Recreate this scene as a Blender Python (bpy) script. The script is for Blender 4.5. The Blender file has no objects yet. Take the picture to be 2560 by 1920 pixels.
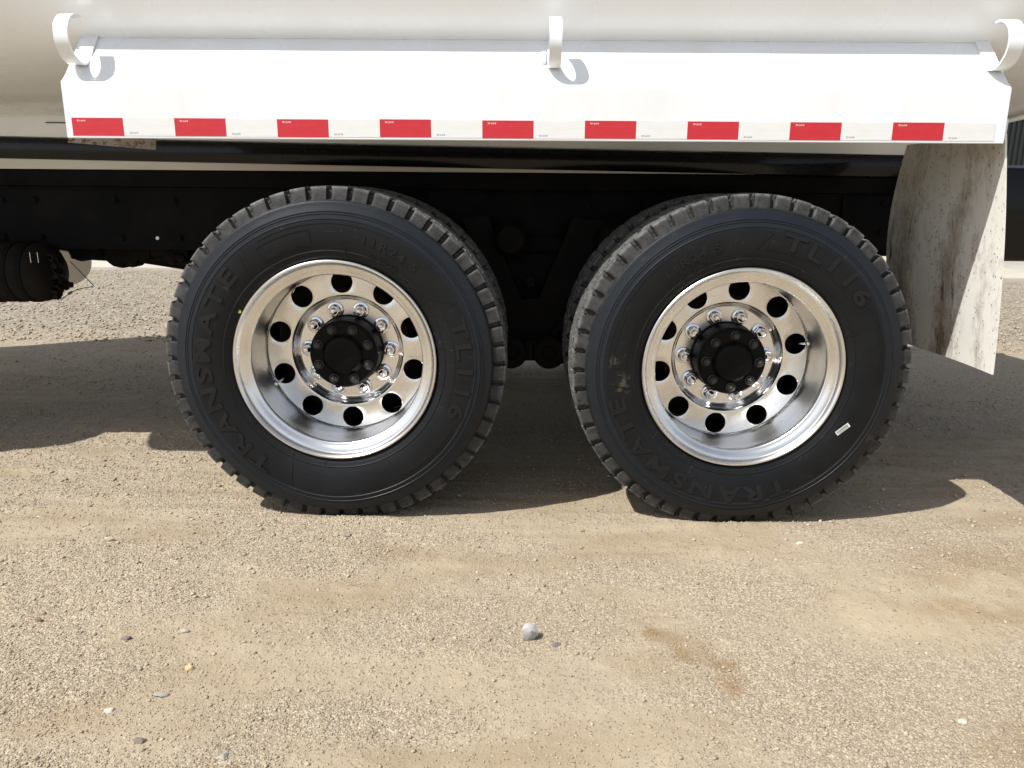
import bpy, bmesh, math, random
import numpy as np
from mathutils import Vector, Matrix
random.seed(7); rng = np.random.default_rng(11)
scene = bpy.context.scene
COL = scene.collection
PI = math.pi
R = math.radians

# ------------------------------------------------------------------ camera
cam_d = bpy.data.cameras.new('camera'); cam = bpy.data.objects.new('camera', cam_d); COL.objects.link(cam)
cam_d.sensor_width = 36.0; cam_d.lens = 1900.0/2560.0*36.0
cam_d.clip_start = 0.05; cam_d.clip_end = 3000
cam.location = (0, 0, 1.067)
PITCH, ROLL = R(13.9), R(0.35)
fwd = Vector((0, math.cos(PITCH), -math.sin(PITCH)))
up0 = Vector((0, math.sin(PITCH), math.cos(PITCH))); right0 = Vector((1, 0, 0))
right = right0*math.cos(ROLL) + up0*math.sin(ROLL)
up = up0*math.cos(ROLL) - right0*math.sin(ROLL)
cam.matrix_world = Matrix.Translation(cam.location) @ Matrix((right, up, -fwd)).transposed().to_4x4()
scene.camera = cam

# ------------------------------------------------------------------ light
SUN = Vector((0.625, 0.38, -1.0)).normalized()
w = bpy.data.worlds.new('World'); scene.world = w; w.use_nodes = True
wn = w.node_tree; wn.nodes.clear()
sky = wn.nodes.new('ShaderNodeTexSky'); sky.sky_type = 'NISHITA'; sky.sun_disc = False
sky.sun_elevation = math.asin(-SUN.z); sky.sun_rotation = math.atan2(-SUN.x, -SUN.y) % (2*PI)
sky.dust_density = 2.0; sky.air_density = 1.0; sky.ozone_density = 1.0; sky.altitude = 600
bg = wn.nodes.new('ShaderNodeBackground'); bg.inputs['Strength'].default_value = 0.11
wo = wn.nodes.new('ShaderNodeOutputWorld')
hs = wn.nodes.new('ShaderNodeHueSaturation'); hs.inputs['Saturation'].default_value = .50      # thin high haze
wn.links.new(sky.outputs[0], hs.inputs['Color']); wn.links.new(hs.outputs[0], bg.inputs[0]); wn.links.new(bg.outputs[0], wo.inputs[0])
sd = bpy.data.lights.new('sun', 'SUN'); sd.energy = 4.2; sd.angle = R(0.55); sd.color = (1.0, 0.985, 0.95)
so = bpy.data.objects.new('sun', sd); COL.objects.link(so)
so.rotation_euler = SUN.to_track_quat('-Z', 'Y').to_euler(); so.location = (-4, -3, 8)
scene.view_settings.view_transform = 'Standard'; scene.view_settings.look = 'None'
scene.view_settings.exposure = 0.62; scene.view_settings.gamma = 1.0
scene.view_settings.use_curve_mapping = False
scene.render.engine = 'CYCLES'
scene.cycles.max_bounces = 12; scene.cycles.glossy_bounces = 9; scene.cycles.diffuse_bounces = 4

# ------------------------------------------------------------------ materials
class NT:
    def __init__(s, name):
        s.m = bpy.data.materials.new(name); s.m.use_nodes = True; s.t = s.m.node_tree; s.t.nodes.clear()
        s.out = s.n('ShaderNodeOutputMaterial'); s.b = s.n('ShaderNodeBsdfPrincipled')
        s.l(s.b.outputs[0], s.out.inputs[0])
        s.co = s.n('ShaderNodeTexCoord').outputs['Object']
    def n(s, k, **kw):
        x = s.t.nodes.new(k)
        for a, v in kw.items(): setattr(x, a, v)
        return x
    def l(s, a, b): s.t.links.new(a, b)
    def set(s, **kw):
        for k, v in kw.items():
            i = s.b.inputs[k.replace('_', ' ')]
            if hasattr(v, 'is_linked'): s.l(v, i)
            else: i.default_value = (*v, 1) if isinstance(v, tuple) and len(v) == 3 else v
        return s
    def map(s, scale=(1, 1, 1), loc=(0, 0, 0), src=None):
        x = s.n('ShaderNodeMapping'); x.inputs['Scale'].default_value = scale; x.inputs['Location'].default_value = loc
        s.l(src or s.co, x.inputs[0]); return x.outputs[0]
    def noise(s, scale, detail=4, rough=.55, src=None, dist=0.0, col=False):
        x = s.n('ShaderNodeTexNoise'); x.inputs['Scale'].default_value = scale; x.inputs['Detail'].default_value = detail
        x.inputs['Roughness'].default_value = rough; x.inputs['Distortion'].default_value = dist
        s.l(src or s.co, x.inputs['Vector']); return x.outputs[1 if col else 0]
    def voro(s, scale, out='Distance', src=None, rnd=1.0, feature='F1'):
        x = s.n('ShaderNodeTexVoronoi'); x.feature = feature; x.inputs['Scale'].default_value = scale
        x.inputs['Randomness'].default_value = rnd
        s.l(src or s.co, x.inputs['Vector']); return x.outputs[out]
    def ramp(s, fac, stops, interp='LINEAR'):
        x = s.n('ShaderNodeValToRGB'); x.color_ramp.interpolation = interp
        e = x.color_ramp.elements
        while len(e) > 1: e.remove(e[-1])
        for i, (p, c) in enumerate(stops):
            if i == 0: el = e[0]; el.position = p
            else: el = e.new(p)
            if not isinstance(c, tuple): c = (c, c, c)
            el.color = (*c, 1)
        s.l(fac, x.inputs[0]); return x.outputs[0]
    def mix(s, fac, a, b, mode='MIX'):
        x = s.n('ShaderNodeMix', data_type='RGBA', blend_type=mode)
        for v, i in ((fac, 0), (a, 6), (b, 7)):
            if hasattr(v, 'is_linked'): s.l(v, x.inputs[i])
            elif i == 0: x.inputs[0].default_value = v
            else: x.inputs[i].default_value = (*v, 1) if len(v) == 3 else v
        return x.outputs[2]
    def math(s, op, a, b=0.0, c=None, clamp=False):
        x = s.n('ShaderNodeMath', operation=op); x.use_clamp = clamp
        for v, i in ((a, 0), (b, 1), (c, 2)):
            if v is None: continue
            if hasattr(v, 'is_linked'): s.l(v, x.inputs[i])
            else: x.inputs[i].default_value = v
        return x.outputs[0]
    def bump(s, h, dist=0.002, strength=1.0, prev=None):
        x = s.n('ShaderNodeBump'); x.inputs['Distance'].default_value = dist; x.inputs['Strength'].default_value = strength
        s.l(h, x.inputs['Height'])
        if prev is not None: s.l(prev, x.inputs['Normal'])
        s.l(x.outputs[0], s.b.inputs['Normal']); return x.outputs[0]
    def xyz(s, src=None):
        x = s.n('ShaderNodeSeparateXYZ'); s.l(src or s.co, x.inputs[0]); return x.outputs

def m_white(name='white_paint', base=(.765, .785, .80), dirt=0.12):
    k = NT(name)
    d = k.noise(3.0, 5, .6, src=k.map((1, 1, .35)))
    d2 = k.noise(45, 4, .7, src=k.map((1, 1, .12)))
    f = k.math('MULTIPLY', k.ramp(d, [(.45, 0.0), (.75, 1.0)]), dirt*3)
    c = k.mix(f, base, (.60, .56, .49))
    f2 = k.math('MULTIPLY', k.ramp(d2, [(.60, 0.0), (.78, 1.0)]), dirt)
    c = k.mix(f2, c, (.45, .42, .36))
    sp = k.ramp(k.voro(55), [(.03, 1.0), (.05, 0.0)])
    ms = k.ramp(k.noise(7, 2), [(.62, 0.0), (.66, 1.0)])
    c = k.mix(k.math('MULTIPLY', k.math('MULTIPLY', sp, ms), .55), c, (.16, .12, .09))
    k.set(Base_Color=c, Roughness=k.ramp(d, [(.3, .22), (.8, .38)]), Coat_Weight=.25, Coat_Roughness=.1)
    k.bump(k.noise(1.7, 2, .4), .006, .5)
    return k.m
M = {}
M['white'] = m_white()
M['white_tank'] = m_white('tank_white_paint', (.85, .875, .895), .04)

def m_black(name, base=(.005, .005, .006), rough=.22, dust=.25, coat=.6, spec=.05):
    k = NT(name)
    n = k.noise(6, 6, .65); n2 = k.noise(60, 4, .6)
    f = k.math('MULTIPLY', k.ramp(n, [(.42, 0.0), (.72, 1.0)]), dust)
    c = k.mix(f, base, (.026, .022, .019))
    k.set(Base_Color=c, Roughness=k.math('ADD', k.math('MULTIPLY', n2, .22), rough), Coat_Weight=coat*.45, Coat_Roughness=.08, Specular_IOR_Level=spec)
    k.bump(k.noise(9, 3, .5), .004, .35)
    return k.m
M['gloss'] = m_black('gloss_black_paint', (.003, .003, .0035), rough=.14, dust=.06, coat=.5, spec=.16)
M['black'] = m_black('chassis_black_paint', (.0038, .0038, .0041), .40, .22, .0)
M['hubblack'] = m_black('satin_black_hub_paint', (.0018, .0018, .002), .36, .10, .06, .10)
M['grime'] = m_black('greasy_black_steel', (.009, .008, .0072), .50, .45, 0)

def m_rubber(name, seed, patches=()):
    k = NT(name)
    src = k.map((1, 1, 1), (seed, seed*.3, 0))
    s = k.xyz()
    rad = k.math('SQRT', k.math('ADD', k.math('MULTIPLY', s[0], s[0]), k.math('MULTIPLY', s[2], s[2])))
    n1 = k.noise(5, 6, .65, src=src); n2 = k.noise(38, 5, .7, src=src); n3 = k.noise(180, 3, .6, src=src)
    side = k.mix(k.ramp(n1, [(.35, 0.0), (.70, 1.0)]), (.0035, .0038, .0045), (.0068, .0074, .0086))
    side = k.mix(k.ramp(rad, [(.443, 0.0), (.452, .75), (.500, .75), (.506, 0.0)]), side, (.0130, .0158, .0205))  # ring of bluish sky sheen painted into the outer sidewall colour
    # scuffs: thin pale scratches running round
    sc = k.ramp(k.noise(26, 3, .7, src=k.map((1, 1, 5), (seed, 0, 0))), [(.64, 0.0), (.72, 1.0)])
    sc = k.math('MULTIPLY', sc, k.ramp(n1, [(.42, 0.0), (.60, .60)]))
    side = k.mix(sc, side, (.075, .073, .072))
    sp = k.math('MULTIPLY', k.ramp(k.voro(70, src=src), [(.05, 1.0), (.075, 0.0)]), k.ramp(n2, [(.60, 0.0), (.66, .5)]))
    side = k.mix(sp, side, (.24, .22, .19))
    tread = k.mix(k.ramp(n2, [(.30, 0.0), (.68, 1.0)]), (.032, .0315, .0305), (.145, .142, .134))
    tread = k.mix(k.ramp(n3, [(.5, 0.0), (.7, .4)]), tread, (.17, .165, .152))
    # worn running face carries most dust: radius above 0.54
    f = k.ramp(k.math('ADD', rad, k.math('MULTIPLY', k.math('SUBTRACT', n2, .5), .012)), [(.505, 0.0), (.512, .28), (.541, .36), (.5475, 1.0)])
    c = k.mix(f, side, tread)
    for (px, pz, r, amt) in patches:      # dried mud splashes
        dx = k.math('SUBTRACT', s[0], px); dz = k.math('SUBTRACT', s[2], pz)
        d = k.math('SQRT', k.math('ADD', k.math('MULTIPLY', dx, dx), k.math('MULTIPLY', dz, dz)))
        fm = k.math('SUBTRACT', 1.0, k.math('DIVIDE', d, r), clamp=True)
        fm = k.math('MULTIPLY', k.ramp(k.math('ADD', k.math('MULTIPLY', fm, .5), k.noise(42, 5, .75, src=src)), [(.84, 0.0), (.98, 1.0)]), amt)
        fm = k.math('MULTIPLY', fm, k.math('GREATER_THAN', k.math('SUBTRACT', r, d), 0))
        c = k.mix(fm, c, (.20, .165, .115))
    k.set(Base_Color=c, Roughness=k.math('ADD', k.ramp(n1, [(.3, .0), (.7, .14)]), k.ramp(rad, [(.440, .44), (.455, .34), (.500, .34), (.510, .50)])), Specular_IOR_Level=.24)
    h = k.math('ADD', k.math('MULTIPLY', n2, .6), k.math('MULTIPLY', n3, .3))
    k.bump(h, .0012, .6)
    return k.m
M['rubberA'] = m_rubber('tyre_rubber_front', 0.0, [])
M['rubberB'] = m_rubber('tyre_rubber_rear', 3.1, [(-.25, .30, .09, .30), (-.20, .37, .05, .2), (.05, -.49, .06, .2)])
k = NT('tyre_lettering_rubber'); k.set(Base_Color=(.0055, .0062, .0075), Roughness=.38, Specular_IOR_Level=.34)
k.bump(k.noise(120, 3, .6), .0006, .5); M['letter'] = k.m

k = NT('polished_aluminium')
s = k.xyz(); rad = k.math('SQRT', k.math('ADD', k.math('MULTIPLY', s[0], s[0]), k.math('MULTIPLY', s[2], s[2])))
cmb = k.n('ShaderNodeCombineXYZ'); k.l(rad, cmb.inputs[0]); k.l(s[1], cmb.inputs[1])
ring = k.noise(260, 3, .6, src=cmb.outputs[0])
sm = k.noise(7, 5, .65); sm2 = k.noise(40, 4, .7)
c = k.mix(k.ramp(sm, [(.35, 0.0), (.70, .8)]), (.82, .815, .805), (.62, .605, .58))
c = k.mix(k.ramp(sm2, [(.60, 0.0), (.78, .55)]), c, (.40, .37, .33))
k.set(Base_Color=c, Metallic=1.0, Roughness=k.math('ADD', k.math('ADD', k.math('MULTIPLY', sm, .16), k.math('MULTIPLY', ring, .12)), k.ramp(s[1], [(.028, .15), (.040, .24), (.160, .24), (.184, .09)])))
k.bump(k.math('ADD', k.math('MULTIPLY', ring, .6), k.math('MULTIPLY', k.noise(14, 3, .5), 3.0)), .00035, .35)
M['alu'] = k.m
k = NT('chrome'); k.set(Base_Color=k.mix(k.ramp(k.noise(70, 4, .7), [(.5, 0.0), (.7, .5)]), (.78, .78, .80), (.40, .37, .34)), Metallic=1.0, Roughness=.04); M['chrome'] = k.m
k = NT('dark_bolt_steel'); k.set(Base_Color=(.05, .047, .043), Metallic=.6, Roughness=.38); M['bolt'] = k.m
k = NT('rusty_drum_iron'); k.set(Base_Color=k.mix(k.noise(30, 5), (.012, .008, .006), (.035, .020, .012)), Roughness=.8); M['rust'] = k.m
k = NT('red_reflective_tape'); n = k.noise(900, 2)
k.set(Base_Color=k.mix(k.ramp(k.noise(25, 4, .7, src=k.map((1, 1, 3))), [(.45, 0.0), (.75, .5)]), (.50, .010, .020), (.56, .03, .045)), Roughness=.32, Coat_Weight=.3); k.bump(k.voro(260), .0004, .35); M['red'] = k.m
k = NT('silver_reflective_tape')
k.set(Base_Color=k.mix(k.ramp(k.noise(30, 4, .7, src=k.map((.3, 1, 3))), [(.4, 0.0), (.75, .6)]), (.72, .725, .70), (.63, .63, .61)), Roughness=.35, Coat_Weight=.2); k.bump(k.voro(260), .0004, .35); M['silver'] = k.m
k = NT('tape_print_pale'); k.set(Base_Color=(.80, .70, .68), Roughness=.5); M['print_w'] = k.m
k = NT('tape_print_grey'); k.set(Base_Color=(.20, .17, .16), Roughness=.5); M['print_g'] = k.m
k = NT('paper_and_hole_light'); k.set(Base_Color=(.75, .74, .71), Roughness=.5); M['paper'] = k.m
k = NT('sticker_ink'); k.set(Base_Color=(.03, .03, .03), Roughness=.6); M['ink'] = k.m
k = NT('yellow_paint_dot'); k.set(Base_Color=(.45, .38, .05), Roughness=.5); M['yellow'] = k.m
k = NT('red_lens'); k.set(Base_Color=(.45, .01, .015), Roughness=.15, Coat_Weight=.5); M['lens'] = k.m
k = NT('beige_strip')
k.set(Base_Color=k.mix(k.noise(5, 5, src=k.map((1, 1, 6))), (.62, .58, .50), (.46, .42, .35)), Roughness=.4); M['strip'] = k.m
k = NT('rusty_printed_plate')
nn = k.noise(48, 5, .75, src=k.map((1, 1, 1.6)))
k.set(Base_Color=k.mix(k.ramp(nn, [(.50, 0.0), (.57, 1.0)]), (.24, .215, .17), (.10, .03, .022)), Roughness=.7); M['rustplate'] = k.m

k = NT('muddy_white_mudflap')
s = k.xyz()
t = k.math('SUBTRACT', s[1], 2.388); dn_ = k.math('SUBTRACT', 1.25, s[2])
wob_ = k.math('MULTIPLY', k.math('SUBTRACT', k.noise(5, 4, .6, src=k.map((1, 1, .5))), .5), .16); t = k.math('ADD', t, wob_)
def band(c0, c1, wd):
    ctr = k.math('ADD', k.math('MULTIPLY', dn_, c1), c0)
    d = k.math('DIVIDE', k.math('ABSOLUTE', k.math('SUBTRACT', t, ctr)), wd)
    return k.math('SUBTRACT', 1.0, d, clamp=True)
bands = k.math('ADD', k.math('MULTIPLY', band(.49, .05, .10), .95), k.math('ADD', k.math('MULTIPLY', band(.15, .20, .075), .85), k.math('MULTIPLY', band(.07, .02, .05), .30)))
fine = k.noise(70, 6, .78, src=k.map((1, 1, .40))); mid_ = k.noise(16, 6, .7, src=k.map((1, 1, .45)))
grad = k.math('MULTIPLY', dn_, .9, clamp=True)
f = k.math('ADD', k.math('MULTIPLY', k.math('MULTIPLY', bands, k.math('ADD', grad, .30)), .72), k.math('MULTIPLY', k.math('SUBTRACT', mid_, .5), .9))
f = k.math('ADD', f, k.math('MULTIPLY', k.math('SUBTRACT', fine, .5), .9))
c = k.mix(k.ramp(f, [(.02, 0.0), (.20, .35), (.55, .95)]), (.70, .675, .62), (.22, .165, .105))
sp = k.math('MULTIPLY', k.ramp(k.voro(75, src=k.map((1, 1, .55))), [(.12, 1.0), (.20, 0.0)]), k.ramp(mid_, [(.40, 0.0), (.50, .85)]))
c = k.mix(sp, c, (.09, .068, .05))
st = k.math('MULTIPLY', k.ramp(k.noise(34, 4, .7, src=k.map((1, 1, .16))), [(.62, 0.0), (.68, 1.0)]), k.ramp(bands, [(.2, 0.0), (.5, .9)]))
c = k.mix(st, c, (.07, .048, .03))
k.set(Base_Color=c, Roughness=.55); k.bump(fine, .0008, .5); M['flap'] = k.m

# ground: dust and gravel; vertex attributes: patch (loose gravel amount), stain
k = NT('gravel_yard_ground')
at = k.n('ShaderNodeAttribute', attribute_name='patch').outputs['Fac']
stn = k.n('ShaderNodeAttribute', attribute_name='stain').outputs['Fac']
n0 = k.noise(.9, 5, .6); n1 = k.noise(7, 5, .65); n2 = k.noise(60, 4, .7); n3 = k.noise(420, 3, .7)
cc = k.voro(210, 'Color'); cd = k.voro(210); cd2 = k.voro(95); cc2 = k.voro(95, 'Color')
dust = k.mix(k.ramp(n1, [(.3, 0.0), (.7, 1.0)]), (.325, .262, .176), (.395, .323, .225))
dust = k.mix(k.ramp(n0, [(.4, 0.0), (.65, .6)]), dust, (.335, .281, .209))
tone = k.noise(2.3, 5, .6, src=k.map((.6, 1.6, 1)))
dust = k.mix(k.ramp(tone, [(.46, 0.0), (.62, .85)]), dust, (.280, .215, .136))
dust = k.mix(k.ramp(n3, [(.55, 0.0), (.72, .45)]), dust, (.24, .19, .125))
sx = k.n('ShaderNodeSeparateColor'); k.l(cc, sx.inputs[0])
sx2 = k.n('ShaderNodeSeparateColor'); k.l(cc2, sx2.inputs[0])
grav = k.ramp(sx.outputs[0], [(0, (.240, .193, .137)), (.3, (.325, .266, .190)), (.6, (.395, .328, .238)), (.85, (.56, .478, .362)), (1, (.35, .315, .268))])
grav = k.mix(k.ramp(cd, [(.35, 0.0), (.75, .50)]), grav, (.245, .190, .125))
amt = k.math('ADD', at, k.math('MULTIPLY', k.math('SUBTRACT', n2, .5), 1.1), clamp=True)
amt = k.ramp(amt, [(.25, 0.04), (.75, .9)])
c = k.mix(amt, dust, grav)
big = k.math('MULTIPLY', k.math('GREATER_THAN', sx2.outputs[0], .80), k.ramp(cd2, [(.30, 1.0), (.42, 0.0)]))
c = k.mix(k.math('MULTIPLY', big, .75), c, k.mix(sx2.outputs[1], (.30, .24, .165), (.43, .35, .25)))
cf = k.n('ShaderNodeSeparateColor'); k.l(k.voro(38, 'Color'), cf.inputs[0]); cfd = k.voro(38)
far = k.ramp(k.math('MULTIPLY', k.xyz()[1], .1), [(.50, 0.0), (.62, .85)])
fc = k.ramp(cf.outputs[0], [(0, (.20, .168, .13)), (.4, (.31, .265, .205)), (.8, (.40, .35, .28)), (1, (.50, .45, .38))])
fc = k.mix(k.ramp(cfd, [(.35, 0.0), (.7, .8)]), fc, (.14, .115, .085))
c = k.mix(k.math('MULTIPLY', far, k.ramp(n2, [(.25, .6), (.5, 1.0)])), c, fc)
c = k.mix(k.math('MULTIPLY', stn, k.ramp(n2, [(.25, .45), (.60, 1.0)])), c, (.215, .135, .060))
k.set(Base_Color=c, Roughness=.92, Specular_IOR_Level=.2)
h = k.math('MULTIPLY', k.math('SUBTRACT', 1.0, cd), k.math('ADD', k.math('MULTIPLY', amt, 1.0), .12))
h = k.math('ADD', h, k.math('MULTIPLY', n3, .55)); h = k.math('ADD', h, k.math('MULTIPLY', n2, .9)); h = k.math('ADD', h, k.math('MULTIPLY', k.math('MULTIPLY', far, k.math('SUBTRACT', 1.0, cfd)), 3.5))
h = k.math('ADD', h, k.math('MULTIPLY', k.math('MULTIPLY', big, k.math('SUBTRACT', .5, cd2)), 2.2))
k.bump(h, .0030, .95); M['ground'] = k.m

k = NT('gravel_stone')
ri = k.n('ShaderNodeNewGeometry').outputs['Random Per Island']
c = k.ramp(ri, [(0, (.23, .185, .132)), (.15, (.285, .233, .168)), (.5, (.345, .284, .207)), (.85, (.42, .35, .26)), (.97, (.49, .41, .30)), (.985, (.30, .27, .235)), (1, (.33, .30, .26))])
k.set(Base_Color=k.mix(k.ramp(k.noise(160, 3), [(.4, 0.0), (.7, .4)]), c, (.36, .288, .195)), Roughness=.85, Specular_IOR_Level=.25); k.bump(k.noise(600, 3), .0006, .6); M['gravel'] = k.m

def m_rock(name, a, b):
    k = NT(name); n = k.noise(90, 5, .7)
    k.set(Base_Color=k.mix(k.ramp(n, [(.35, 0.0), (.68, 1.0)]), a, b), Roughness=.8, Specular_IOR_Level=.3)
    k.bump(k.noise(260, 4, .7), .0012, .7); return k.m
k = NT('concrete_pavement')
n = k.noise(3, 6, .65); n2 = k.noise(60, 4, .7)
c = k.mix(k.ramp(n, [(.35, 0.0), (.7, 1.0)]), (.37, .33, .27), (.46, .42, .35)); c = k.mix(k.ramp(n2, [(.5, 0.0), (.7, .4)]), c, (.36, .325, .27))
k.set(Base_Color=c, Roughness=.85); k.bump(n2, .002, .5); M['concrete'] = k.m
k = NT('dark_corrugated_steel'); k.set(Base_Color=k.mix(k.noise(3, 4, src=k.map((1, 1, .1))), (.011, .012, .013), (.018, .0195, .021)), Roughness=.6, Specular_IOR_Level=.3); M['corr'] = k.m
k = NT('pale_far_flap'); k.set(Base_Color=k.mix(k.noise(14, 4), (.80, .74, .66), (.72, .66, .58)), Roughness=.6); M['farflap'] = k.m

# ------------------------------------------------------------------ mesh helpers
def mk(name, verts, faces, mat, parent=None, smooth=35, mats=None, midx=None):
    me = bpy.data.meshes.new(name)
    if isinstance(verts, np.ndarray): verts = verts.tolist()
    me.from_pydata(verts, [], faces); me.update()
    for m_ in (mats or [mat]): me.materials.append(m_)
    if midx is not None: me.polygons.foreach_set('material_index', midx)
    return finish(name, me, parent, smooth)
def finish(name, me, parent=None, smooth=35):
    bm = bmesh.new(); bm.from_mesh(me); bmesh.ops.recalc_face_normals(bm, faces=bm.faces); bm.to_mesh(me); bm.free()
    if smooth:
        me.polygons.foreach_set('use_smooth', [True]*len(me.polygons)); me.set_sharp_from_angle(angle=R(smooth))
    o = bpy.data.objects.new(name, me); COL.objects.link(o)
    if parent: o.parent = parent
    return o
def empty(name, loc=(0, 0, 0), parent=None):
    o = bpy.data.objects.new(name, None); COL.objects.link(o); o.location = loc; o.empty_display_size = .1
    if parent: o.parent = parent
    return o
def tag(o, label=None, cat=None, group=None, kind=None):
    for a, v in (('label', label), ('category', cat), ('group', group), ('kind', kind)):
        if v: o[a] = v
    return o
class B:
    "collects shapes into one mesh"
    def __init__(s): s.v = []; s.f = []; s.mi = []; s.cur = 0
    def add(s, v, f):
        o = len(s.v); s.v += [tuple(map(float, p)) for p in v]; s.f += [tuple(i+o for i in q) for q in f]; s.mi += [s.cur]*len(f)
    def box(s, c, d, bev=0.0, rot=None, seg=2):
        bm = bmesh.new(); bmesh.ops.create_cube(bm, size=1)
        bmesh.ops.scale(bm, vec=d, verts=bm.verts)
        if bev: bmesh.ops.bevel(bm, geom=bm.edges[:], offset=bev, segments=seg, affect='EDGES', profile=.5)
        if rot: bmesh.ops.rotate(bm, cent=(0, 0, 0), matrix=rot, verts=bm.verts)
        bmesh.ops.translate(bm, vec=c, verts=bm.verts); bm.verts.index_update()
        s.add([v.co[:] for v in bm.verts], [[v.index for v in f.verts] for f in bm.faces]); bm.free()
    def span(s, a, b, bev=0.0):
        s.box([(p+q)/2 for p, q in zip(a, b)], [abs(q-p) for p, q in zip(a, b)], bev)
    def lathe(s, prof, n=48, c=(0, 0, 0), axis='y', close=False):
        "prof: (r, y) list, axis of rotation y (or x, z)"
        v = []; m = len(prof)
        for i in range(n):
            a = 2*PI*i/n; ca, sa = math.cos(a), math.sin(a)
            for r, y in prof:
                p = {'y': (r*sa, y, r*ca), 'x': (y, r*sa, r*ca), 'z': (r*sa, r*ca, y)}[axis]
                v.append((p[0]+c[0], p[1]+c[1], p[2]+c[2]))
        f = []
        for i in range(n):
            j = (i+1) % n
            for q in range(m-1): f.append((i*m+q, j*m+q, j*m+q+1, i*m+q+1))
        if prof[0][0] > 1e-6 and close: f.append(tuple(i*m for i in range(n)))
        if prof[-1][0] > 1e-6 and close: f.append(tuple(i*m+m-1 for i in range(n)))
        s.add(v, f)
    def tube(s, pts, r, n=10):
        pts = [Vector(p) for p in pts]; v = []; f = []
        t0 = (pts[1]-pts[0]).normalized(); u = t0.orthogonal().normalized()
        for i, p in enumerate(pts):
            t = (pts[min(i+1, len(pts)-1)]-pts[max(i-1, 0)]).normalized()
            u = (u - t*u.dot(t)).normalized(); w_ = t.cross(u)
            rr = r[i] if isinstance(r, (list, tuple)) else r
            for k_ in range(n):
                a = 2*PI*k_/n; v.append(p+u*math.cos(a)*rr+w_*math.sin(a)*rr)
        for i in range(len(pts)-1):
            for k_ in range(n):
                l_ = (k_+1) % n; f.append((i*n+k_, i*n+l_, (i+1)*n+l_, (i+1)*n+k_))
        f.append(tuple(range(n))); f.append(tuple((len(pts)-1)*n+k_ for k_ in range(n)))
        s.add(v, f)
    def sheet(s, prof, x0, x1, t, xs=None):
        "profile polyline in (y,z) given thickness t, extruded along x"
        n = len(prof); off = []
        for i in range(n):
            a = Vector(prof[max(i-1, 0)]); b = Vector(prof[min(i+1, n-1)]); d = (b-a).normalized()
            off.append((prof[i][0]-d[1]*t, prof[i][1]+d[0]*t))
        loop = list(prof)+off[::-1]; m = len(loop); v = []; f = []
        X = xs or [x0, x1]
        for x in X:
            v += [(x, y, z) for y, z in loop]
        for j in range(len(X)-1):
            for i in range(m): f.append((j*m+i, j*m+(i+1) % m, (j+1)*m+(i+1) % m, (j+1)*m+i))
        for j in (0, len(X)-1):
            for i in range(n-1): f.append((j*m+i, j*m+i+1, j*m+m-2-i, j*m+m-1-i))
        s.add(v, f)
    def prism(s, poly, y0, y1, ax='y'):
        n = len(poly); v = [(x, y0, z) for x, z in poly]+[(x, y1, z) for x, z in poly]
        f = [tuple(range(n)), tuple(range(2*n-1, n-1, -1))]+[(i, (i+1) % n, n+(i+1) % n, n+i) for i in range(n)]
        s.add(v, f)
    def hexnut(s, c, r, h, y_sign=-1, n=6, a0=0):
        x, y, z = c; v = []
        for yy, rr in ((y, r), (y+y_sign*h*.82, r), (y+y_sign*h, r*.86)):
            v += [(x+rr*math.cos(2*PI*i/n+a0), yy, z+rr*math.sin(2*PI*i/n+a0)) for i in range(n)]
        f = [(j*n+i, j*n+(i+1) % n, (j+1)*n+(i+1) % n, (j+1)*n+i) for j in range(2) for i in range(n)]+[tuple(2*n+i for i in range(n))]
        s.add(v, f)
    def build(s, name, mat, parent=None, smooth=35, mats=None, tilt=False):
        v = s.v
        if tilt: v = [(x, y, z-(.003 if tilt is True else tilt)*x) for x, y, z in v]
        return mk(name, v, s.f, mat, parent, smooth, mats, s.mi if mats else None)

def text_geo(txt, size, extrude=0.0, offset=0.0, spacing=1.0, res=3):
    cu = bpy.data.curves.new('t', 'FONT'); cu.body = txt; cu.size = size; cu.extrude = extrude; cu.offset = offset
    cu.space_character = spacing; cu.resolution_u = res
    ob = bpy.data.objects.new('t', cu); COL.objects.link(ob); bpy.context.view_layer.update()
    me = bpy.data.meshes.new_from_object(ob.evaluated_get(bpy.context.evaluated_depsgraph_get()))
    v = [tuple(p.co) for p in me.vertices]; f = [tuple(p.vertices) for p in me.polygons]
    bpy.data.objects.remove(ob); bpy.data.meshes.remove(me); bpy.data.curves.remove(cu)
    return v, f

# ------------------------------------------------------------------ ground
def make_vnoise(seed):
    T = np.random.default_rng(seed).random((256, 256))
    def f(x, y):
        xi = np.floor(x).astype(int); yi = np.floor(y).astype(int); fx = x-xi; fy = y-yi
        fx = fx*fx*(3-2*fx); fy = fy*fy*(3-2*fy)
        a = T[xi & 255, yi & 255]; b = T[(xi+1) & 255, yi & 255]; c = T[xi & 255, (yi+1) & 255]; d = T[(xi+1) & 255, (yi+1) & 255]
        return (a*(1-fx)+b*fx)*(1-fy)+(c*(1-fx)+d*fx)*fy
    return f
VN = [make_vnoise(i) for i in range(8)]
def fbm(x, y, s, octv=4, k0=0, g=.5):
    t = 0; a = 1.0; n = 0
    for i in range(octv):
        t = t+a*VN[(k0+i) % 8](x*s+13.7*i, y*s+7.1*i); n += a; a *= g; s *= 2.03
    return t/n
def smooth(a, b, x): t = np.clip((x-a)/(b-a), 0, 1); return t*t*(3-2*t)
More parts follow.
